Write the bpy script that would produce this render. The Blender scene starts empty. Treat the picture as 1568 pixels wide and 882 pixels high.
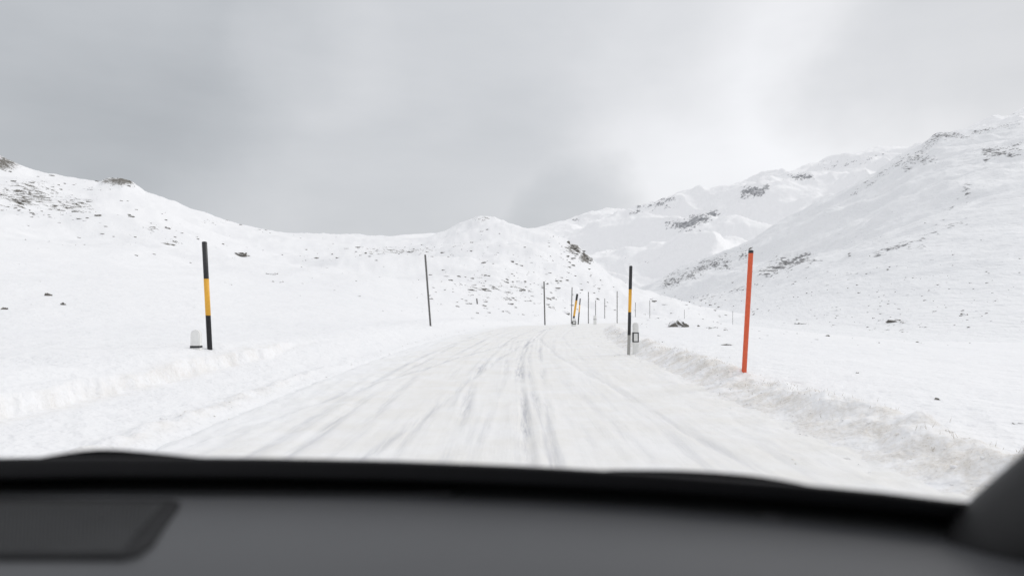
import bpy, bmesh, math, numpy as np
from mathutils import Vector, Matrix
rng=np.random.RandomState(7)
scn=bpy.context.scene
CH=1.45; F=1045.0; HY=465.0; CX=784.0
def W(px,py,d): return Vector(((px-CX)/F*d, d, CH+d*(HY-py)/F))

# ------------------------------------------------ noise
perm=rng.permutation(256); perm=np.concatenate([perm,perm,perm])
ang=rng.rand(256)*2*np.pi; gx=np.cos(ang); gy=np.sin(ang)
def perlin(x,y):
    xi=np.floor(x).astype(np.int64); yi=np.floor(y).astype(np.int64)
    xf=x-xi; yf=y-yi; xi&=255; yi&=255
    u=xf*xf*xf*(xf*(xf*6-15)+10); v=yf*yf*yf*(yf*(yf*6-15)+10)
    def g(ix,iy,fx,fy):
        h=perm[perm[ix]+iy]; return gx[h]*fx+gy[h]*fy
    a=g(xi,yi,xf,yf); b=g((xi+1)&255,yi,xf-1,yf)
    c=g(xi,(yi+1)&255,xf,yf-1); d=g((xi+1)&255,(yi+1)&255,xf-1,yf-1)
    return ((a*(1-u)+b*u)*(1-v)+(c*(1-u)+d*u)*v)*1.5
def fbm(x,y,o=4,r=.5):
    s=0;a=1;n=0
    for i in range(o):
        s=s+a*perlin(x*2**i+17.3*i,y*2**i+9.1*i); n+=a; a*=r
    return s/n
def ridged(x,y,o=4):
    s=0;a=1;n=0
    for i in range(o):
        s=s+a*(1-2*np.abs(perlin(x*2**i+5.3*i,y*2**i+3.1*i))); n+=a; a*=.5
    return s/n
def ss(a,b,x):
    t=np.clip((x-a)/(b-a),0,1); return t*t*(3-2*t)
def tab(t):
    a=np.array(sorted(t),float); return lambda p: np.interp(p,a[:,0],a[:,1])
def stab(t,sig):
    """same profile, smoothed: the broad body of the slope below the crest detail"""
    f=tab(t); xs=np.arange(-3400,4600,10.0); k=np.exp(-.5*(np.arange(-40,41)*10/sig)**2); k/=k.sum()
    ys=np.convolve(np.pad(f(xs),40,mode='edge'),k,mode='valid')
    return lambda p: np.interp(p,xs,ys)

# ------------------------------------------------ terrain functions
def cen(y):
    yy=np.clip(y-12,0,48); return .0025*yy*yy+.24*np.clip(y-60,0,400)
def base(x,y):
    s=x-cen(y)
    dip=-.0008*np.clip(y-35,0,25)**2-.02*np.clip(y-60,0,60)
    z=dip.copy()
    sl=-s
    fade=1-ss(13,22,y)
    e=5.95+.35*perlin(y*.35,y*0+3.3)+.12*perlin(y*1.7,y*0+1.3)+.05*perlin(y*6,y*0+1.3)+.03*perlin(y*17,y*0+4.3)
    hb=1+.35*perlin(y*.6,y*0+6.1)
    zl=.12*ss(3.9,5.8,sl)+fade*(.25*hb*ss(e-.06,e+.09,sl)+.14*ss(e,e+1.0,sl))+(1-fade)*.38*ss(3.8,6.6,sl)+.015*np.clip(sl-7,0,40)
    z=z+zl*(1-ss(90,200,y))*(y>-500)
    z=z+.06*np.exp(-((sl-4.1-.15*perlin(y*.6,y*0+8))/.15)**2)*(1+perlin(x*3,y*3))*(1-ss(12,20,y))
    n1=perlin(y*.5,x*0+7.7); n2=fbm(x*1.7,y*1.7,5,.55)
    bf=1-ss(28,60,y)
    q=s-3.98-.12*n1
    bk=np.exp(-(q/np.where(q<0,.58,.42))**2)
    z=z+bf*bk*(.28+.08*n1+.18*n2)
    z=z+bf*.06*np.exp(-((s-2.85-.15*perlin(y*.4,y*0+5))/.22)**2)*(.4+n2)
    zr=.10*ss(4,5,s)-1.5*ss(9,30,s)*ss(10,40,np.hypot(x,y))
    z=z+zr
    out=ss(4.1,6,np.abs(s))
    z=z+out*(.12*fbm(x*.22,y*.22,3)+.03*fbm(x*1.1,y*1.1,3))
    near=ss(3.3,4.2,np.abs(s))*(1-ss(5,7,np.abs(s)))
    z=z+near*np.where(s>0,.045,.03)*fbm(x*2.5,y*2.5,4,.55)
    inroad=(1-ss(3.55,3.95,np.abs(s)))*(1-ss(95,110,y))
    z=z-.06*inroad
    return z
LT=[(-3000,100),(-600,180),(-200,215),(0,238),(25,250),(50,262),(80,268),(110,272),(150,278),(166,273),(185,271),(205,280),(222,293),(250,303),(285,317),(320,328),(360,340),(400,349),(440,357),(500,359),(550,359),(600,363),(650,364),(680,357),(700,346),(720,337),(737,333),(760,336),(790,347),(820,354),(850,362),(870,373),(890,388),(905,401),(935,427),(960,440),(985,448),(1010,457),(1060,470),(1150,480),(1400,486)]
Lc=tab(LT); Lcs=stab(LT,45)
Ld=stab([(-3000,150),(0,300),(300,330),(600,400),(690,385),(737,340),(850,300),(905,270),(985,230),(1060,200),(1400,190)],25)
L0=stab([(-3000,14),(0,20),(300,24),(560,32),(655,44),(731,60),(800,66),(900,80),(1060,110),(1400,120)],40)
def pd(x,y):
    r=np.hypot(x,y); th=np.arctan2(x,y); tc=np.clip(th,-1.3,1.3)
    d=r*np.cos(tc); return CX+F*np.tan(tc), d, th
def H(x,y):
    x=np.asarray(x,float); y=np.asarray(y,float)
    z=base(x,y)
    px,d,th=pd(x,y)
    D=Ld(px); d0=L0(px)
    t=np.clip((d-d0)/(D-d0),0,1)
    k=ss(.72,.99,t); py_=Lcs(px)*(1-k)+Lc(px)*k
    zc=CH+D*(HY-py_)/F
    g=t**1.18
    amp=ss(0,.25,t)*(1-ss(1000,1150,px))
    zz=z+(zc-z)*g
    zz=zz+amp*(3.0*fbm(x/38,y/38,4)*(1-.6*ss(.8,1,t))+1.7*ridged(x/17+3,y/11,4)*ss(560,760,px)+.8*fbm(x/6,y/6,3))
    hump=ss(.05,.3,t)*(1-ss(.6,1,t))
    zz=zz+hump*4*fbm(x/60+9,y/45,2)
    back=np.clip((d-D)/(D*1.0),0,1)
    zz=zz-(zz+6)*ss(0,1,back)
    w=(1-ss(1150,1400,px))*(1-ss(1.6,2.4,np.abs(th)))
    return z+(zz-z)*w
RT=[(860,480),(900,474),(950,458),(985,443),(1030,420),(1060,405),(1110,384),(1150,368),(1200,340),(1250,312),(1300,291),(1340,270),(1365,250),(1380,240),(1410,226),(1440,207),(1470,202),(1500,200),(1540,192),(1568,186),(1650,170),(1900,130),(2600,150),(4200,200)]
Rc=tab(RT); Rcs=stab(RT,50)
Rd=stab([(860,900),(985,850),(1150,800),(1380,700),(1568,600),(2000,480),(4200,260)],40)
R0=stab([(860,480),(985,340),(1060,220),(1150,140),(1250,100),(1400,74),(1568,60),(2000,45),(4200,22)],30)
def HR(px,d):
    x=(px-CX)/F*d; y=d
    D=Rd(px); d0=R0(px)
    t=(d-d0)/(D-d0); tt=np.clip(t,0,1)
    k=ss(.7,.99,tt); py_=Rcs(px)*(1-k)+Rc(px)*k
    zc=CH+D*(HY-py_)/F
    z0=-1.7
    z=z0+(zc-z0)*tt**1.22
    a=ss(0,.3,tt)
    wx=x+18*fbm(x/70,y/70,2)
    z=z+a*(15*ridged(wx/120+y/300+1.7,y/260,4)-4)*(1-.6*ss(.8,1,tt))+a*4*fbm(x/30,y/30,5,.55)+ss(0,.1,tt)*.6*fbm(x/6,y/8,3)
    z=z-np.clip(-t,0,1)*12
    bk=np.clip((d-D)/(.7*D),0,1); z=z-(z+10)*ss(0,1,bk)
    return z
FT=[(0,385),(300,370),(590,363),(620,358),(660,356),(700,356),(780,354),(820,350),(850,343),(880,335),(905,327),(930,321),(960,323),(990,311),(1020,303),(1045,308),(1080,300),(1110,292),(1150,279),(1200,268),(1260,251),(1300,243),(1330,236),(1365,230),(1400,229),(1450,212),(1500,190),(1530,178),(1568,165),(1650,155),(1900,200)]
Fc=tab(FT); Fcs=stab(FT,35)
def HF(px,d):
    x=(px-CX)/F*d; y=d
    D=2600; d0=900
    t=(d-d0)/(D-d0); tt=np.clip(t,0,1)
    k=ss(.8,.99,tt); py_=Fcs(px)*(1-k)+Fc(px)*k
    zc=CH+D*(HY-py_)/F
    z=-8+(zc+8)*tt**1.15
    a=ss(0,.25,tt)*(.2+.8*ss(780,950,px))
    wx=x+90*fbm(x/300,y/300,2)
    z=z+a*(140*ridged(wx/560+y/1500+4.4,y/1000+.7,4)-45)*(1-.75*ss(.75,1,tt))+a*18*fbm(x/90,y/90,5,.55)
    z=z-np.clip(-t,0,1)*80
    bk=np.clip((d-D)/(.6*D),0,1); z=z-(z+20)*ss(0,1,bk)
    return z

# ------------------------------------------------ materials
def newmat(name):
    m=bpy.data.materials.new(name); m.use_nodes=True
    nt=m.node_tree; b=nt.nodes['Principled BSDF']; return m,nt,b
def noise(nt,vec,scale,detail=5,rough=.55):
    n=nt.nodes.new('ShaderNodeTexNoise'); n.inputs['Scale'].default_value=scale
    n.inputs['Detail'].default_value=detail; n.inputs['Roughness'].default_value=rough
    if vec is not None: nt.links.new(vec,n.inputs['Vector'])
    return n.outputs['Fac']
def math_(nt,op,a,b=None,c=None,clamp=False):
    n=nt.nodes.new('ShaderNodeMath'); n.operation=op; n.use_clamp=clamp
    for i,v in enumerate((a,b,c)):
        if v is None: continue
        if isinstance(v,(int,float)): n.inputs[i].default_value=v
        else: nt.links.new(v,n.inputs[i])
    return n.outputs[0]
def mr(nt,v,a,b,c=0,d=1,smooth=True):
    n=nt.nodes.new('ShaderNodeMapRange'); n.interpolation_type='SMOOTHSTEP' if smooth else 'LINEAR'
    nt.links.new(v,n.inputs[0])
    for i,q in enumerate((a,b,c,d)): n.inputs[i+1].default_value=q
    return n.outputs[0]
def mix(nt,f,a,b):
    n=nt.nodes.new('ShaderNodeMix'); n.data_type='RGBA'
    for s,v in ((n.inputs[0],f),(n.inputs[6],a),(n.inputs[7],b)):
        if isinstance(v,(int,float)): s.default_value=v
        elif isinstance(v,tuple): s.default_value=(*v,1)
        else: nt.links.new(v,s)
    return n.outputs[2]
def attr(nt,name):
    n=nt.nodes.new('ShaderNodeAttribute'); n.attribute_name=name; return n.outputs['Fac']
def coords(nt,sc=(1,1,1),rot=(0,0,0)):
    tc=nt.nodes.new('ShaderNodeTexCoord'); m=nt.nodes.new('ShaderNodeMapping')
    m.inputs['Scale'].default_value=sc; m.inputs['Rotation'].default_value=rot
    nt.links.new(tc.outputs['Object'],m.inputs['Vector']); return m.outputs['Vector']
def bump(nt,b,h,strength,dist,prev=None):
    n=nt.nodes.new('ShaderNodeBump'); n.inputs['Strength'].default_value=strength; n.inputs['Distance'].default_value=dist
    nt.links.new(h,n.inputs['Height'])
    if prev is not None: nt.links.new(prev,n.inputs['Normal'])
    nt.links.new(n.outputs[0],b.inputs['Normal']); return n.outputs[0]
SNOW=(.89,.895,.905)
def terrain_mat(name,rscale,lo,hi,rockA,rockB,dirt=False,stretch=(1,1,1),rot=(0,0,0),bd=.3,fine=5,snowA=(.865,.87,.885),snowB=(.905,.905,.91),rk=.40,n2a=.34):
    m,nt,b=newmat(name)
    v=coords(nt,stretch,rot); v0=coords(nt)
    n=noise(nt,v,rscale,6,.70)
    n2=noise(nt,v,rscale*fine,3,.65)
    val=math_(nt,'MULTIPLY_ADD',attr(nt,'rock'),rk,n)
    val=math_(nt,'MULTIPLY_ADD',n2,n2a,math_(nt,'SUBTRACT',val,n2a*.5-.11))
    msk=mr(nt,val,lo,hi)
    rc=mix(nt,mr(nt,n2,.35,.65),rockB,rockA)
    tint=mix(nt,noise(nt,v0,rscale*.18,3),snowA,snowB)
    col=mix(nt,msk,tint,rc)
    if dirt:
        d=attr(nt,'dirt')
        dn=noise(nt,v0,2.2,6,.7); dn2=noise(nt,v0,26,4,.75); dn3=noise(nt,v0,70,2,.7)
        f=math_(nt,'MULTIPLY',d,mr(nt,dn,.36,.64))
        f=math_(nt,'MULTIPLY',f,mr(nt,dn2,.30,.62,.35,1))
        col=mix(nt,math_(nt,'MULTIPLY',f,.60),col,(.63,.57,.48))
        sp=math_(nt,'MULTIPLY',mr(nt,dn3,.58,.68),math_(nt,'MULTIPLY',d,mr(nt,dn,.42,.62)))
        col=mix(nt,math_(nt,'MULTIPLY',sp,.5),col,(.26,.21,.15))
    nt.links.new(col,b.inputs['Base Color'])
    b.inputs['Roughness'].default_value=.75; b.inputs['Specular IOR Level'].default_value=.2
    if dirt:
        p=bump(nt,b,noise(nt,v0,3.0,5,.58),.4,.035)
        p=bump(nt,b,noise(nt,v0,30,4,.7),.3,.008,p)
    else: p=None
    bump(nt,b,val,.7,bd,p)
    return m
def simple(name,col,rough=.6,var=.15,scale=20,metal=0,bs=0):
    m,nt,b=newmat(name); v=coords(nt); n=noise(nt,v,scale,4,.6)
    c2=tuple(max(0,c*(1-var*2)) for c in col)
    nt.links.new(mix(nt,mr(nt,n,.3,.7),c2,col),b.inputs['Base Color'])
    b.inputs['Roughness'].default_value=rough; b.inputs['Metallic'].default_value=metal
    if bs: bump(nt,b,n,bs,.003)
    return m

# ------------------------------------------------ mesh helpers
def link(o): scn.collection.objects.link(o); return o
def grid_mesh(name,X,Y,Z,mat,attrs={},wrap=False):
    R,C=X.shape
    co=np.stack([X,Y,Z],-1).reshape(-1,3).astype(np.float32)
    idx=np.arange(R*C).reshape(R,C)
    a=idx[:-1,:-1];b=idx[:-1,1:];c=idx[1:,1:];d=idx[1:,:-1]
    q=np.stack([a,b,c,d],-1).reshape(-1,4)
    if wrap:
        q2=np.stack([idx[:-1,-1],idx[:-1,0],idx[1:,0],idx[1:,-1]],-1); q=np.concatenate([q,q2])
    me=bpy.data.meshes.new(name); nf=len(q)
    me.vertices.add(len(co)); me.vertices.foreach_set('co',co.ravel())
    me.loops.add(nf*4); me.loops.foreach_set('vertex_index',q.ravel().astype(np.int32))
    me.polygons.add(nf); me.polygons.foreach_set('loop_start',np.arange(0,nf*4,4,dtype=np.int32))
    me.polygons.foreach_set('loop_total',np.full(nf,4,dtype=np.int32))
    me.polygons.foreach_set('use_smooth',np.ones(nf,dtype=bool))
    me.update(calc_edges=True)
    for k,vv in attrs.items():
        at=me.attributes.new(k,'FLOAT','POINT'); at.data.foreach_set('value',vv.reshape(-1).astype(np.float32))
    me.materials.append(mat)
    return link(bpy.data.objects.new(name,me))
def rockattr(px,py,blobs):
    r=np.zeros_like(px)
    for (a,b,sx,sy,st) in blobs:
        r=np.maximum(r,st*np.exp(-.5*((px-a)/sx)**2-.5*((py-b)/sy)**2))
    return r

# ------------------------------------------------ ground
fine=np.arange(-38,38.01,.1); c1=np.arange(-180,-38,1.5); c2=np.arange(39,180,1.5)
th=np.radians(np.concatenate([c1,fine,c2]))
r=[.02,.6,1.2,1.8]
while r[-1]<60: r.append(r[-1]*1.0085)
while r[-1]<6500: r.append(r[-1]*1.0165)
r=np.array(r)
TH,RR=np.meshgrid(th,r); X=RR*np.sin(TH); Y=RR*np.cos(TH)
Z=H(X,Y)
Z=np.where(RR>900,Z-np.clip((RR-900)/400,0,1)*10,Z)
px,d,_=pd(X,Y); py=HY-(Z-CH)/np.maximum(d,.1)*F
LB=[(40,300,55,26,.9),(5,250,25,12,1.15),(110,315,45,14,.85),(185,277,30,7,1.2),(230,352,45,12,.7),(420,430,25,6,.6),(600,384,90,7,.75),(760,440,75,20,.7),(880,380,14,8,1.1),(898,394,12,9,1.2),(740,335,18,5,.8),(830,400,60,22,.6),(800,460,70,10,.7),(270,372,50,8,.65),(480,396,80,6,.6),(690,375,40,12,.55),(150,290,60,8,.5),(320,340,60,8,.5)]
rk=rockattr(px,py,LB)*(d>40)
S=X-cen(Y)
dirt=np.exp(-((S-3.75)/.80)**2)*(1-ss(30,60,Y))*(Y>0)+.45*np.exp(-((S+4.1)/.22)**2)*(1-ss(10,16,Y))*(Y>0)+.45*np.exp(-((S+5.9)/.24)**2)*(1-ss(15,22,Y))*(Y>0)
gm=terrain_mat('snow_ground_mat',.42,.935,.985,(.09,.085,.075),(.25,.235,.21),dirt=True)
grid_mesh('snow_ground',X,Y,Z,gm,{'rock':rk,'dirt':np.clip(dirt,0,1)},wrap=True)

pxs=np.concatenate([np.arange(860,1620,1.5),np.geomspace(1621,4200,120)])
tt=np.concatenate([np.linspace(-.12,0,8)[:-1],np.linspace(0,1.02,460)**1.2,np.linspace(1.06,1.9,25)])
P,T=np.meshgrid(pxs,tt); D=R0(P)+(Rd(P)-R0(P))*T
Z=HR(P,D); py=HY-(Z-CH)/D*F
def band(x0,y0,x1,y1,sw,st):
    L=math.hypot(x1-x0,y1-y0); ux,uy=(x1-x0)/L,(y1-y0)/L
    a=(P-x0)*ux+(py-y0)*uy; c=(P-x0)*uy-(py-y0)*ux
    return st*np.exp(-.5*(c/sw)**2)*ss(-.1*L,.12*L,a)*(1-ss(.88*L,1.1*L,a))
RB=[(1095,405,28,9,.95),(1140,392,10,14,.85),(1210,402,34,11,1.0),(1380,378,40,8,.65),(1445,345,30,9,.6),(1480,300,14,20,.7),(1400,245,38,10,.85),(1448,208,36,7,1.0),(1532,234,34,9,1.0),(1045,420,28,8,.8),(1080,458,50,10,.55),(1300,430,130,28,.38),(1300,362,40,6,.5),(1350,480,180,14,.45),(1420,380,30,6,.55),(1480,400,90,40,.3)]
ra=rockattr(P,py,RB)
for q in [(1010,440,1120,392,9,.95),(1160,420,1245,390,10,1.0),(1325,395,1490,335,6,.8),(1300,300,1400,235,6,.75),(1380,262,1440,205,8,.85),(1405,385,1480,290,5,.65),(1500,245,1568,222,8,.9),(1060,462,1190,430,6,.65),(1200,440,1260,415,5,.6),(1480,205,1568,188,5,.8),(1260,440,1330,400,5,.5)]:
    ra=np.maximum(ra,band(*q))
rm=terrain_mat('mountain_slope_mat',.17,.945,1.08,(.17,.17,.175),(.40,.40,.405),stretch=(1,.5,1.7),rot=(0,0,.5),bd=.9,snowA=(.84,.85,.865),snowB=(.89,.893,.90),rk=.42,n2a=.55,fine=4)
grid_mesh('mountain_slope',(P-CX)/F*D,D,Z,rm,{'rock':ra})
pxs=np.concatenate([np.arange(0,560,12),np.arange(560,1600,1.7),np.arange(1610,2300,15)])
tt=np.concatenate([np.linspace(-.1,0,5)[:-1],np.linspace(0,1.01,360),np.linspace(1.05,1.8,20)])
P,T=np.meshgrid(pxs,tt); D=900+1700*T
Z=HF(P,D); py=HY-(Z-CH)/D*F
FB=[(1048,344,28,9,1.2),(1072,335,24,7,1.1),(1155,293,20,8,1.25),(1225,271,24,6,1.05),(1000,315,40,7,.85),(1290,250,60,6,.75),(1340,268,40,8,.6),(880,337,8,3,.9),(940,395,40,20,.5),(1010,400,40,8,.6),(1180,300,60,10,.45),(1020,306,22,6,.9),(1560,176,20,6,.7)]
ra=rockattr(P,py,FB)
for q in [(1025,350,1105,322,6,1.05),(1130,302,1180,285,6,1.0),(960,330,1030,303,5,.8),(1250,262,1370,232,4,.75)]: ra=np.maximum(ra,band(*q))
fm=terrain_mat('mountain_range_mat',.045,.935,1.05,(.25,.255,.27),(.50,.505,.52),stretch=(1,.6,1.4),rot=(0,0,-.4),bd=2.5,rk=.42,n2a=.5,fine=3.5,snowA=(.93,.93,.94),snowB=(.95,.95,.955))  # distance haze put into the colours: lighter rock, paler snow
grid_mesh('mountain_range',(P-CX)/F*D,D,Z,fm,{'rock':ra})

# ------------------------------------------------ road
ys=[-8.0]
while ys[-1]<2: ys.append(ys[-1]+.4)
while ys[-1]<112: ys.append(ys[-1]+max(.035,ys[-1]*.0065))
ys=np.array(ys); sc=np.linspace(-3.95,3.95,280)
Sg,Yg=np.meshgrid(sc,ys)
Xg=Sg+cen(Yg)
dip=-.0008*np.clip(Yg-35,0,25)**2-.02*np.clip(Yg-60,0,60)
trk=np.zeros_like(Sg); zz=np.zeros_like(Sg)
TR=[(-2.55,.09,.9,.05,.25),(-2.25,.07,.75,.09,.3),(-1.75,.07,.55,.07,.35),(-.62,.065,1.15,.07,.36),(-.36,.045,.5,.08,.3),(.05,.085,1.1,.04,.14),(.20,.04,.8,.04,.14),(.36,.05,.9,.06,.16),(.58,.05,.7,.07,.28),(1.15,.07,.3,.07,.35),(1.7,.07,.3,.05,.4),(-3.1,.08,.4,.1,.4),(-1.2,.05,.4,.06,.4)]
for i,(s0,w,st,fr,am) in enumerate(TR):
    c=s0+am*perlin(Yg*fr+i*3.1,Yg*0+i*1.7)+.018*perlin(Yg*.7,Yg*0+i)
    a=st*(.6+.9*perlin(Yg*.35+i*5,Yg*0+i*2.3))
    a=np.clip(a,0.03,1.3)
    g=np.exp(-((Sg-c)/w)**2)
    trk=np.maximum(trk,a*g)
    zz=zz-.020*a*g+.012*a*(np.exp(-((Sg-c-w*1.9)/(w*.8))**2)+np.exp(-((Sg-c+w*1.9)/(w*.8))**2))
for (c0,k0,a0) in ((-3.6,.16,.6),(-1.5,.085,.55),(2.2,-.075,.35)):
    c=c0+k0*(Yg-5)+.08*perlin(Yg*.3,Yg*0+c0); g=np.exp(-((Sg-c)/.07)**2)*ss(5,7,Yg)*(1-ss(26,32,Yg))
    trk=np.maximum(trk,a0*g); zz-=.016*g
zz=zz+.012*fbm(Sg*3.0,Yg*.35,4,.6)+.008*fbm(Sg*7,Yg*1.6,4,.6)+.016*fbm(Sg*1.2,Yg*.8,4,.6)+.05*ss(2.0,3.5,np.abs(Sg))*fbm(Sg*3,Yg*2.4,4,.6)
edge=ss(3.45,3.95,np.abs(Sg))
zr=dip+zz+.01-.12*edge
m,nt,b=newmat('packed_snow_road')
comb=nt.nodes.new('ShaderNodeCombineXYZ')
nt.links.new(attr(nt,'rs'),comb.inputs[0]); nt.links.new(attr(nt,'rt'),comb.inputs[1])
def vs(sc):
    mp=nt.nodes.new('ShaderNodeMapping'); mp.inputs['Scale'].default_value=sc; nt.links.new(comb.outputs[0],mp.inputs['Vector']); return mp.outputs['Vector']
st=noise(nt,vs((5,.22,1)),1,6,.65); st2=noise(nt,vs((16,.8,1)),1,5,.7); gr=noise(nt,vs((1,1,1)),1.1,6,.65); fg=noise(nt,vs((1,1,1)),34,5,.75)
col=mix(nt,mr(nt,gr,.3,.7),(.865,.865,.865),(.82,.81,.785))
col=mix(nt,mr(nt,st,.50,.72,0,.42),col,(.70,.705,.72))
col=mix(nt,mr(nt,fg,.55,.72,0,.26),col,(.68,.65,.60))
tk=math_(nt,'MULTIPLY',attr(nt,'track'),mr(nt,math_(nt,'ADD',st2,math_(nt,'MULTIPLY',st,.6)),.66,.98,.08,1))
col=mix(nt,math_(nt,'MULTIPLY',tk,.85,clamp=True),col,(.47,.48,.52))
eg=math_(nt,'ADD',attr(nt,'rs'),math_(nt,'MULTIPLY',gr,2.2))
col=mix(nt,mr(nt,eg,-2.6,-.9,.9,0),col,(.885,.89,.90))
nt.links.new(col,b.inputs['Base Color']); b.inputs['Roughness'].default_value=.7; b.inputs['Specular IOR Level'].default_value=.2
p=bump(nt,b,st2,.4,.018); p=bump(nt,b,gr,.5,.05,p); bump(nt,b,fg,.5,.012,p)
grid_mesh('snowy_road',Xg,Yg,zr,m,{'track':trk,'rs':Sg,'rt':Yg})

# ------------------------------------------------ ray hit on terrain
def Hall(u,d):
    px=CX+F*u
    z=H(u*d,d)
    zR=HR(px,d); zR=np.where((px>865)&(d>R0(px)*.95),zR,-99)
    return np.maximum(z,zR)
DD=np.geomspace(5,900,600)
def hit(px,py):
    u=(px-CX)/F; z=Hall(np.full_like(DD,u),DD); ray=CH+DD*(HY-py)/F
    k=np.where(z>=ray)[0]
    if len(k)==0: return None
    return W(px,py,DD[k[0]])
def ico(sub):
    bm=bmesh.new(); bmesh.ops.create_icosphere(bm,subdivisions=sub,radius=1)
    v=np.array([x.co[:] for x in bm.verts]); f=np.array([[q.index for q in p.verts] for p in bm.faces]); bm.free(); return v,f
IC1=ico(1); IC2=ico(2); IC3=ico(3)
class Acc:
    def __init__(s): s.v=[];s.f=[];s.n=0
    def add(s,v,f): s.v.append(v); s.f.append(f+s.n); s.n+=len(v)
    def obj(s,name,mats,smooth=False):
        me=bpy.data.meshes.new(name); me.from_pydata(np.concatenate(s.v).tolist(),[],np.concatenate(s.f).tolist())
        for m in mats: me.materials.append(m)
        if smooth: me.polygons.foreach_set('use_smooth',np.ones(len(me.polygons),dtype=bool))
        return link(bpy.data.objects.new(name,me))
def rockverts(base,sx,sy,sz,rough=.35):
    v,f=base; o=rng.rand(3)*50
    n=fbm(v[:,0]*1.3+o[0]+v[:,2],v[:,1]*1.3+o[1]-v[:,2]*.7,3,.6)
    q=v*(1+rough*1.6*n)[:,None]
    for _ in range(4):
        nn=rng.randn(3); nn/=np.linalg.norm(nn); dd=q@nn; lim=.55+.25*rng.rand()
        q=q-np.clip(dd-lim,0,9)[:,None]*nn
    return q*np.array([sx,sy,sz]),f
def rockmat(name,c0,c1):
    m,nt,b=newmat(name); v=coords(nt)
    geo=nt.nodes.new('ShaderNodeNewGeometry'); sep=nt.nodes.new('ShaderNodeSeparateXYZ'); nt.links.new(geo.outputs['Normal'],sep.inputs[0])
    n=noise(nt,v,6,5,.7); 
    cap=mr(nt,math_(nt,'MULTIPLY_ADD',n,.5,sep.outputs[2]),c0,c1)
    rc=mix(nt,mr(nt,noise(nt,v,14,5,.7),.35,.65),(.07,.065,.06),(.23,.215,.19))
    nt.links.new(mix(nt,cap,rc,SNOW),b.inputs['Base Color']); b.inputs['Roughness'].default_value=.85; bump(nt,b,n,.6,.05)
    return m
rockm=rockmat('rock_with_snow',.90,1.08)
explicit=[(365,391,28,9),(72,453,13,6),(95,467,9,5),(5,474,11,4),(1375,492,27,5),(1478,484,12,6),(1232,496,26,3),(1563,653,22,8),(1112,529,22,4),(1313,572,5,3),(1436,614,10,6),(424,433,22,5),(415,420,16,4),(1150,382,8,4),(148,331,10,6),(255,350,10,4),(483,397,12,4),(575,401,8,4),(672,409,6,3),(1070,500,6,3),(1088,502,22,3),(700,470,7,3),(690,430,7,3),(775,430,9,4),(800,445,9,4),(740,445,8,4),(755,440,10,3),(843,472,22,6),(865,480,14,5),(1145,486,7,3),(1268,515,6,3),(1345,525,5,2),(545,432,5,3),(876,378,8,5),(884,386,9,6),(893,392,9,7),(900,399,8,7),(870,372,7,4),(888,395,8,5)]
acc=Acc()
for (a,bb,w,h) in explicit:
    p=hit(a,bb)
    if p is None: continue
    k=p.y/F; q,f=rockverts(IC3,w*.5*k,w*.4*k,h*.75*k,.45); acc.add(q+np.array(p)+np.array([0,w*.2*k,0]),f)
DEN=[(760,445,90,22,320,3.2),(60,305,60,22,260,3.4),(110,320,25,10,60,4),(620,385,90,8,140,2.6),(850,440,60,20,200,2.6),(240,360,60,15,80,3),(480,410,120,20,40,2.5),(1330,450,140,25,420,2.3),(1330,500,140,14,240,2.8),(1450,420,90,30,220,2.2),(1060,470,70,12,130,2.6),(885,395,18,14,110,3.6),(1420,590,60,15,8,2.5),(780,380,60,20,100,2.2),(185,280,26,6,60,3),(990,490,60,8,40,2.5),(350,345,90,10,60,2),(1200,350,100,60,60,2),(130,400,160,40,25,2)]
for (a,bb,sx,sy,n_,sz) in DEN:
    for _ in range(n_):
        qx=a+rng.randn()*sx; qy=bb+rng.randn()*sy
        p=hit(qx,qy)
        if p is None or p.y>700: continue
        s_=p.x-float(cen(np.array(p.y)))
        if abs(s_)<4.3 and p.y<110: continue
        k=p.y/F*sz*(.3+rng.rand()**2.2*1.3); q,f=rockverts(IC2 if p.y<90 else IC1,k*(.7+.6*rng.rand()),k*.7,k*.38,.5); acc.add(q+np.array(p),f)
acc.obj('scattered_rocks',[rockm])
p=hit(1040,501); k=p.y/F
acc=Acc()
for dx,w,h in ((-8,20,14),(8,22,17),(0,18,12)):
    q,f=rockverts(IC3,w*.5*k,w*.4*k,h*.7*k,.4); acc.add(q+np.array(p)+np.array([dx*k,.3,0]),f)
acc.obj('snow_capped_boulder',[rockmat('boulder_with_snow',.60,.88)])
acc=Acc()
for _ in range(420):
    y=3.5+rng.rand()**1.4*34; side=rng.rand()
    if side<.7: s_=3.7+rng.randn()*.4
    elif side<.9: s_=-4.0+rng.randn()*.2
    else: s_=2.4+rng.rand()*1.2
    x=s_+float(cen(np.array(y))); z=float(H(np.array(x),np.array(y)))
    if abs(s_)<3.7: z=max(z,.005)
    k=.008+.028*rng.rand()**3
    q,f=rockverts(IC2,k,k*.9,k*.6,.5); acc.add(q+np.array([x,y,z+k*.1]),f)
m,nt,b=newmat('clump_snow'); v=coords(nt)
nt.links.new(mix(nt,mr(nt,noise(nt,v,5,4),.35,.65),(.87,.87,.88),(.80,.78,.74)),b.inputs['Base Color']); b.inputs['Roughness'].default_value=.8
acc.obj('snow_clumps',[m],True)
acc=Acc()
for _ in range(900):
    y=6+rng.rand()*26; s_=4.15+rng.randn()*.35; x=s_+float(cen(np.array(y)))
    if perlin(np.array(y*.8),np.array(2.2))<-.1: continue
    z=float(H(np.array(x),np.array(y))); h=.02+.05*rng.rand(); a=rng.rand()*6.28; w=.0025
    lx,ly=math.cos(a)*h*.6,math.sin(a)*h*.6
    acc.add(np.array([[x-w,y,z-.01],[x+w,y,z-.01],[x+lx,y+ly,z+h]]),np.array([[0,1,2]]))
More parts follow.
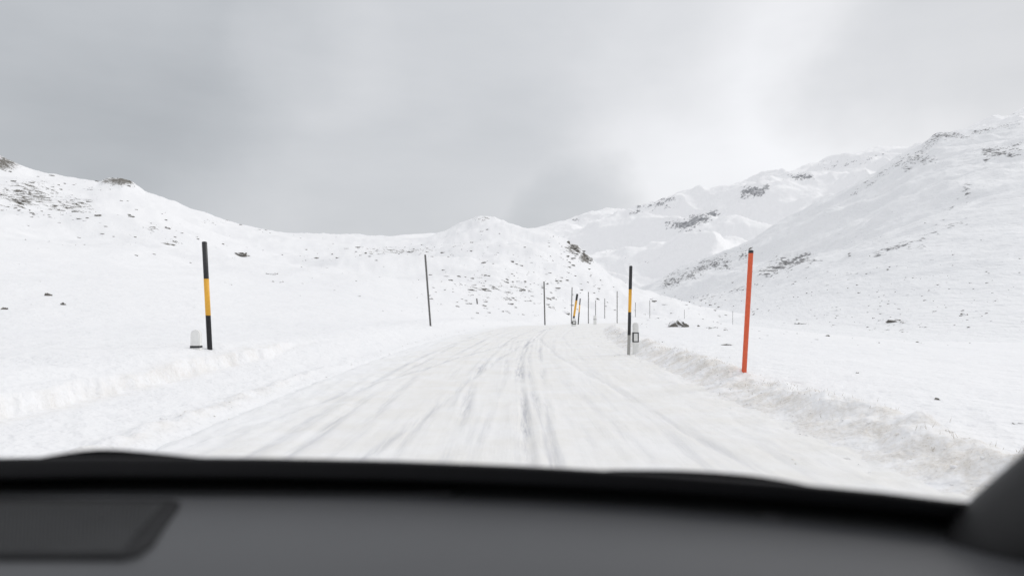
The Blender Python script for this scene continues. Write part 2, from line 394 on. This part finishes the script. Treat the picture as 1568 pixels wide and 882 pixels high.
acc.obj('dry_grass',[simple('dry_grass_mat',(.30,.24,.14),.9)])

# ------------------------------------------------ poles
BLK=simple('black_paint',(.028,.029,.032),.45,.2,30); YEL=simple('yellow_paint',(.86,.45,.045),.5,.06,25)
ORG=simple('orange_paint',(.90,.16,.07),.5,.06,25); WHT=simple('white_plastic',(.85,.85,.83),.45,.03,12)
GRY=simple('weathered_wood',(.20,.195,.19),.85,.2,30,bs=.5); LG=simple('dirty_white_paint',(.5,.5,.48),.6,.1,30)
def ring_mesh(name,rings,mats,seg=18,smooth=True):
    bm=bmesh.new(); prev=None
    for (c,rad,mi) in rings:
        cur=[]
        for i in range(seg):
            a=2*math.pi*i/seg; cx,cy=math.cos(a),math.sin(a)
            cur.append(bm.verts.new((c.x+rad*cx,c.y+rad*cy,c.z)))
        if prev:
            for i in range(seg):
                fc=bm.faces.new((prev[i],prev[(i+1)%seg],cur[(i+1)%seg],cur[i])); fc.material_index=pm; fc.smooth=smooth
        else: bm.faces.new(cur[::-1])
        prev=cur; pm=mi
    fc=bm.faces.new(prev); fc.material_index=rings[-1][2]
    me=bpy.data.meshes.new(name); bm.to_mesh(me); bm.free()
    for m in mats: me.materials.append(m)
    return link(bpy.data.objects.new(name,me))
def pole(name,top,bot,d,rad,bands):
    T=W(*top,d); B=W(*bot,d)
    zb=min(float(H(np.array(B.x),np.array(B.y))),B.z)-.15
    dirv=(T-B).normalized(); Bz=B+dirv*((zb-B.z)/dirv.z)
    mats=[]; rings=[]
    tot=bot[1]-top[1]
    bs=sorted(bands,key=lambda q:-q[1])
    for i,(a,b_,m) in enumerate(bs):
        if m not in mats: mats.append(m)
        mi=mats.index(m)
        fb=(bot[1]-b_)/tot; ft=(bot[1]-a)/tot
        p0=B.lerp(T,fb) if i else Bz; p1=B.lerp(T,ft)
        rings.append((p0,rad*(1.03 if i%2 else 1),mi)); rings.append((p1,rad*(1.03 if i%2 else 1),mi))
    e=rings[-1]; rings[-1]=(e[0]-dirv*rad*.35,e[1],e[2]); rings.append((e[0]-dirv*rad*.1,rad*.82,e[2])); rings.append((e[0],rad*.45,e[2]))
    return ring_mesh(name,rings,mats)
pole('snow_pole',(313,370),(321,528),14.5,.052,[(370,427,BLK),(427,483,YEL),(483,528,BLK)])
pole('snow_pole',(966,407),(963,527),19.2,.045,[(407,443,BLK),(443,478,YEL),(478,513,BLK),(513,527,LG)])
pole('snow_pole',(1150,383),(1139,577),11.9,.042,[(383,388,BLK),(388,577,ORG)])
pole('snow_pole',(884,450),(877,498),47,.072,[(450,460,BLK),(460,484,YEL),(484,491,BLK),(491,498,LG)])
pole('snow_pole',(888.5,457),(886,488),70,.06,[(457,467,BLK),(467,478,YEL),(478,488,BLK)])
pole('wooden_pole',(651,390),(659,496),35,.048,[(390,496,GRY)])
pole('wooden_pole',(833,431),(834,478),66,.065,[(431,478,GRY)])
pole('wooden_pole',(730,457),(732,476),75,.075,[(457,476,GRY)])
for (x0,y0,x1,y1,d,r_) in [(876,440,875,486,75,.05),(901,447,901,481,80,.05),(912,460,912,482,95,.045),(926,457,926,480,95,.045),(945,446,945,481,85,.05),(973,463,973,482,110,.04),(995,460,995,482,110,.04),(1048,474,1048,485,120,.03),(1122,476,1122,487,115,.03)]:
    pole('wooden_pole',(x0,y0),(x1,y1),d,r_,[(y0,y1,GRY)])
def delineator(px,pt,pb,d,w,frame=False):
    T=W(px,pt,d);B=W(px,pb,d); zb=min(B.z,float(H(np.array(B.x),np.array(B.y))))-.1
    dep=w*.75; bm=bmesh.new()
    out=[(-w/2,zb),(w/2,zb)]
    for i in range(13):
        a=math.pi*i/12; out.append((w/2*math.cos(a),T.z-w/2+w/2*math.sin(a)))
    f=bm.faces.new([bm.verts.new((B.x+a,B.y-dep/2,z)) for a,z in out])
    ex=bmesh.ops.extrude_face_region(bm,geom=[f]); 
    bmesh.ops.translate(bm,verts=[v for v in ex['geom'] if isinstance(v,bmesh.types.BMVert)],vec=(0,dep,0))
    bmesh.ops.recalc_face_normals(bm,faces=bm.faces)
    bmesh.ops.bevel(bm,geom=[e for e in bm.edges if abs(e.calc_face_angle(0))>1.2],offset=w*.1,segments=3,affect='EDGES')
    yf=B.y-dep/2-.004
    def box(x0,x1,z0,z1,mi):
        vs_=[bm.verts.new((B.x+x,yy,z)) for yy in (yf,yf+dep+.008) for x,z in ((x0,z0),(x1,z0),(x1,z1),(x0,z1))]
        for q in ((0,1,2,3),(7,6,5,4),(0,4,5,1),(1,5,6,2),(2,6,7,3),(3,7,4,0)):
            fc=bm.faces.new([vs_[k] for k in q]); fc.material_index=mi
    hgt=T.z-B.z
    if frame:
        z1=B.z+hgt*.52; z0=B.z+hgt*.04; t=w*.18; hw=w*.53
        box(-hw,hw,z1-t,z1,1); box(-hw,hw,z0,z0+t,1); box(-hw,-hw+t,z0+t,z1-t,1); box(hw-t,hw,z0+t,z1-t,1)
    else:
        box(-w*.51,w*.51,B.z-.02,B.z+.025,1)
    me=bpy.data.meshes.new('road_delineator'); bm.to_mesh(me); bm.free(); me.materials.append(WHT); me.materials.append(BLK)
    link(bpy.data.objects.new('road_delineator',me))
delineator(300.5,505,531,14.2,.19)
delineator(973,494,525,19.4,.16,True)
delineator(879,487,497,46.5,.26,True)
delineator(911,483,489,70,.3)

# ------------------------------------------------ car interior
car=link(bpy.data.objects.new('car_dashboard',None))
car.location=(0,.7,1.0)
bpy.context.view_layer.update()
def par(o): o.parent=car; o.matrix_parent_inverse=car.matrix_world.inverted(); return o
topc=tab([(-900,712),(-300,702),(0,701),(150,699),(400,701),(600,705),(800,713),(1000,724),(1200,739),(1350,753),(1450,765),(1560,776),(2000,830)])
thick=tab([(-900,34),(0,33),(600,30),(1000,28),(1450,26),(2000,40)])
pxs=np.linspace(-900,2000,180)
def row(py,z): 
    d=-z/((py-HY)/F); return (pxs-CX)/F*d, d, CH+z+0*d
t0=topc(pxs); t1=t0+thick(pxs)
def strips(name,rows,mat):
    R=[row(py,z) for py,z in rows]
    o=grid_mesh(name,np.array([q[0] for q in R]),np.array([q[1] for q in R]),np.array([q[2] for q in R]),mat); return par(o)
rub=simple('black_rubber',(.004,.004,.005),.75,.1,40); rub.node_tree.nodes['Principled BSDF'].inputs['Specular IOR Level'].default_value=.15
band_=[(t0,-.262),(t0-.0,-.236),(t0+2,-.233),(t0+5,-.233),(t1-6,-.250),(t1-1,-.254),(t1+1,-.262),(t1+1.5,-.30)]
strips('windshield_base_seal',band_,rub)
m,nt,b=newmat('dashboard_plastic'); v=coords(nt); 
n=noise(nt,v,700,3,.6); nt.links.new(mix(nt,noise(nt,v,3,3),(.056,.058,.062),(.070,.072,.076)),b.inputs['Base Color'])
b.inputs['Roughness'].default_value=.5; b.inputs['Specular IOR Level'].default_value=.45; bump(nt,b,n,.3,.0006)
dashm=m
def zf(f): return -.290+.028*math.sin(min(f*3.0,1)*math.pi/2)-.055*max(0,f-.15)**1.4
rows=[]
for k,f in enumerate(np.linspace(0,1,34)):
    rows.append(((t1-3)*(1-f)+1150*f,zf(f)))
rows.append((1160+0*t1,-.35)); rows.append((1170+0*t1,-.5))
strips('dash_top',rows,dashm)
def zdash(px,py):
    a=float(topc(px)+thick(px)-3); return zf((py-a)/(1150-a))
def dp(px,py,up=0):
    z=zdash(px,py)+up; d=-z/((py-HY)/F); return Vector(((px-CX)/F*d,d,CH+z))
def poly_panel(name,pts,up,th_,mat):
    bm=bmesh.new(); f=bm.faces.new([bm.verts.new(dp(a,b_,up)) for a,b_ in pts])
    ex=bmesh.ops.extrude_face_region(bm,geom=[f]); bmesh.ops.translate(bm,verts=[q for q in ex['geom'] if isinstance(q,bmesh.types.BMVert)],vec=(0,0,-th_))
    bmesh.ops.triangulate(bm,faces=[q for q in bm.faces if len(q.verts)>4])
    bmesh.ops.recalc_face_normals(bm,faces=bm.faces)
    me=bpy.data.meshes.new(name); bm.to_mesh(me); bm.free(); me.materials.append(mat)
    return par(link(bpy.data.objects.new(name,me)))
dk=simple('dark_plastic',(.010,.010,.011),.7,.1,40); dk.node_tree.nodes['Principled BSDF'].inputs['Specular IOR Level'].default_value=.2
shd=simple('dash_shade_mat',(.022,.023,.025),.6,.1,40)  # dark colour standing in for shading on the dash
poly_panel('dash_shade_strip',[(-700,741),(0,738),(300,738),(560,740),(715,744),(690,753),(600,757),(300,756),(0,754),(-700,757)],.006,.012,shd)  # dark tapering panel, painted shade just below the windshield base
poly_panel('speaker_grille',[(-500,762),(0,762),(262,764),(276,768),(272,778),(235,830),(212,847),(190,852),(0,852),(-500,852)],.004,.012,dk)
acc=Acc()
slat=simple('grille_slat',(.028,.029,.031),.65,.1,40)
for a in np.arange(-480,258,6):
    yb=849 if a<190 else 849-(a-190)*1.2
    p=[dp(a-1.3,769,.0055),dp(a+1.3,769,.0055),dp(a+1.3-4,yb-3,.0055),dp(a-1.3-4,yb-3,.0055)]
    lo=[q-Vector((0,0,.003)) for q in p]
    acc.add(np.array([list(q) for q in p+lo]),np.array([[0,3,2,1],[0,1,5,4],[1,2,6,5],[2,3,7,6],[3,0,4,7]]))
par(acc.obj('grille_slats',[slat]))
c=dp(1182,792); 
o=ring_mesh('sun_sensor',[(c+Vector((0,0,-.004)),.022,0),(c+Vector((0,0,.001)),.022,0),(c+Vector((0,0,.003)),.018,0),(c+Vector((0,0,.005)),.010,0),(c+Vector((0,0,.0055)),.004,0)],[simple('sensor_plastic',(.035,.035,.037),.5)],24); par(o)
def tube(name,pts,mat):
    cu=bpy.data.curves.new(name,'CURVE'); cu.dimensions='3D'; sp=cu.splines.new('NURBS'); sp.points.add(len(pts)-1)
    for i,(p,rd) in enumerate(pts): sp.points[i].co=(*p,1); sp.points[i].radius=rd
    sp.use_endpoint_u=True; sp.order_u=4; cu.bevel_depth=1; cu.bevel_resolution=6; cu.use_fill_caps=True; cu.resolution_u=10
    ob=link(bpy.data.objects.new(name,cu)); dg=bpy.context.evaluated_depsgraph_get(); dg.update()
    me=bpy.data.meshes.new_from_object(ob.evaluated_get(dg)); bpy.data.objects.remove(ob)
    me.materials.clear(); me.materials.append(mat)
    for p in me.polygons: p.use_smooth=True
    return par(link(bpy.data.objects.new(name,me)))
pil=simple('pillar_trim',(.010,.010,.011),.6,.1,20)
tube('windshield_pillar_trim',[(W(1452,900,.80),.026),(W(1508,868,.79),.056),(W(1562,835,.77),.066),(W(1640,787,.74),.070),(W(1750,692,.70),.070),(W(1950,480,.62),.065),(W(2200,150,.52),.06)],pil)
tube('windshield_wiper',[(W(60,706,1.10),.006),(W(120,697,1.10),.008),(W(160,694,1.10),.010),(W(230,699,1.10),.007),(W(330,706,1.10),.004)],rub)
tube('wiper_arm',[(W(930,724,1.06),.005),(W(1020,725,1.05),.007),(W(1110,731,1.03),.008),(W(1190,739,1.0),.008),(W(1260,752,.98),.004)],rub)

# ------------------------------------------------ world
w=bpy.data.worlds.new('World'); scn.world=w; w.use_nodes=True; nt=w.node_tree
bg=nt.nodes['Background']
SE,SR=math.radians(38),math.radians(62)
sky=nt.nodes.new('ShaderNodeTexSky'); sky.sky_type='NISHITA'; sky.sun_disc=False; sky.sun_elevation=SE; sky.sun_rotation=SR; sky.dust_density=4
tc=nt.nodes.new('ShaderNodeTexCoord'); D0=tc.outputs['Generated']
sp=nt.nodes.new('ShaderNodeSeparateXYZ'); nt.links.new(D0,sp.inputs[0])
wn=nt.nodes.new('ShaderNodeTexNoise'); wn.inputs['Scale'].default_value=3.2; wn.inputs['Detail'].default_value=5; nt.links.new(D0,wn.inputs['Vector'])
w1=nt.nodes.new('ShaderNodeVectorMath'); w1.operation='MULTIPLY_ADD'; nt.links.new(wn.outputs['Color'],w1.inputs[0]); w1.inputs[1].default_value=(.36,.36,.36); nt.links.new(D0,w1.inputs[2])
w2=nt.nodes.new('ShaderNodeVectorMath'); w2.operation='SUBTRACT'; nt.links.new(w1.outputs[0],w2.inputs[0]); w2.inputs[1].default_value=(.18,.18,.18)
w3=nt.nodes.new('ShaderNodeVectorMath'); w3.operation='NORMALIZE'; nt.links.new(w2.outputs[0],w3.inputs[0]); DW=w3.outputs[0]
def blob(px,py,rad):
    v=Vector(((px-CX)/F,1,(HY-py)/F)).normalized()
    n=nt.nodes.new('ShaderNodeVectorMath'); n.operation='DOT_PRODUCT'; nt.links.new(DW,n.inputs[0]); n.inputs[1].default_value=v
    return mr(nt,n.outputs['Value'],math.cos(math.radians(rad)),1,0,1)
mp=nt.nodes.new('ShaderNodeMapping'); mp.inputs['Scale'].default_value=(1,1,3.2); mp.inputs['Rotation'].default_value=(0,.12,0); nt.links.new(D0,mp.inputs['Vector'])
c1=noise(nt,mp.outputs[0],1.6,6,.5); c2=noise(nt,mp.outputs[0],4.5,6,.55)
v=math_(nt,'MULTIPLY_ADD',c1,.14,.695)
v=math_(nt,'MULTIPLY_ADD',c2,.09,math_(nt,'SUBTRACT',v,.045))
for (a,b_,rd,am) in [(1380,190,26,.12),(1150,220,26,.05),(470,85,7,.05),(0,0,26,-.21),(1568,0,16,-.28),(740,345,14,-.05),(870,338,7,-.12),(350,330,18,-.08),(784,0,24,-.10),(950,300,9,.04),(1520,130,10,.05)]:
    v=math_(nt,'MULTIPLY_ADD',blob(a,b_,rd),am,v)
zen=mr(nt,sp.outputs[2],.45,.95,0,.16)
v=math_(nt,'ADD',v,zen)
tint=mix(nt,mr(nt,v,.4,.88),(.93,.98,1.04),(.98,.99,1.02))
vm=nt.nodes.new('ShaderNodeVectorMath'); vm.operation='SCALE'; nt.links.new(tint,vm.inputs[0]); nt.links.new(v,vm.inputs['Scale'])
sk=nt.nodes.new('ShaderNodeVectorMath'); sk.operation='SCALE'; nt.links.new(sky.outputs[0],sk.inputs[0]); sk.inputs['Scale'].default_value=.1
nt.links.new(mix(nt,.95,sk.outputs[0],vm.outputs[0]),bg.inputs['Color']); bg.inputs['Strength'].default_value=1.0
sun=bpy.data.lights.new('sun','SUN'); sun.energy=.95; sun.angle=math.radians(14); sun.color=(1,.98,.95)
so=link(bpy.data.objects.new('sun',sun))
dirv=Vector((math.sin(SR)*math.cos(SE),math.cos(SR)*math.cos(SE),math.sin(SE)))
so.rotation_euler=(-dirv).to_track_quat('-Z','Y').to_euler()

# ------------------------------------------------ camera
cam=bpy.data.cameras.new('camera'); co=link(bpy.data.objects.new('camera',cam)); co.location=(0,0,CH); co.rotation_euler=(math.radians(90),0,0)
cam.sensor_width=36; cam.lens=36*F/1568; cam.shift_y=24/1568; cam.clip_start=.05; cam.clip_end=20000
cam.dof.use_dof=True; cam.dof.focus_distance=18; cam.dof.aperture_fstop=1.8
scn.camera=co
scn.view_settings.view_transform='Standard'; scn.view_settings.look='None'; scn.view_settings.exposure=0
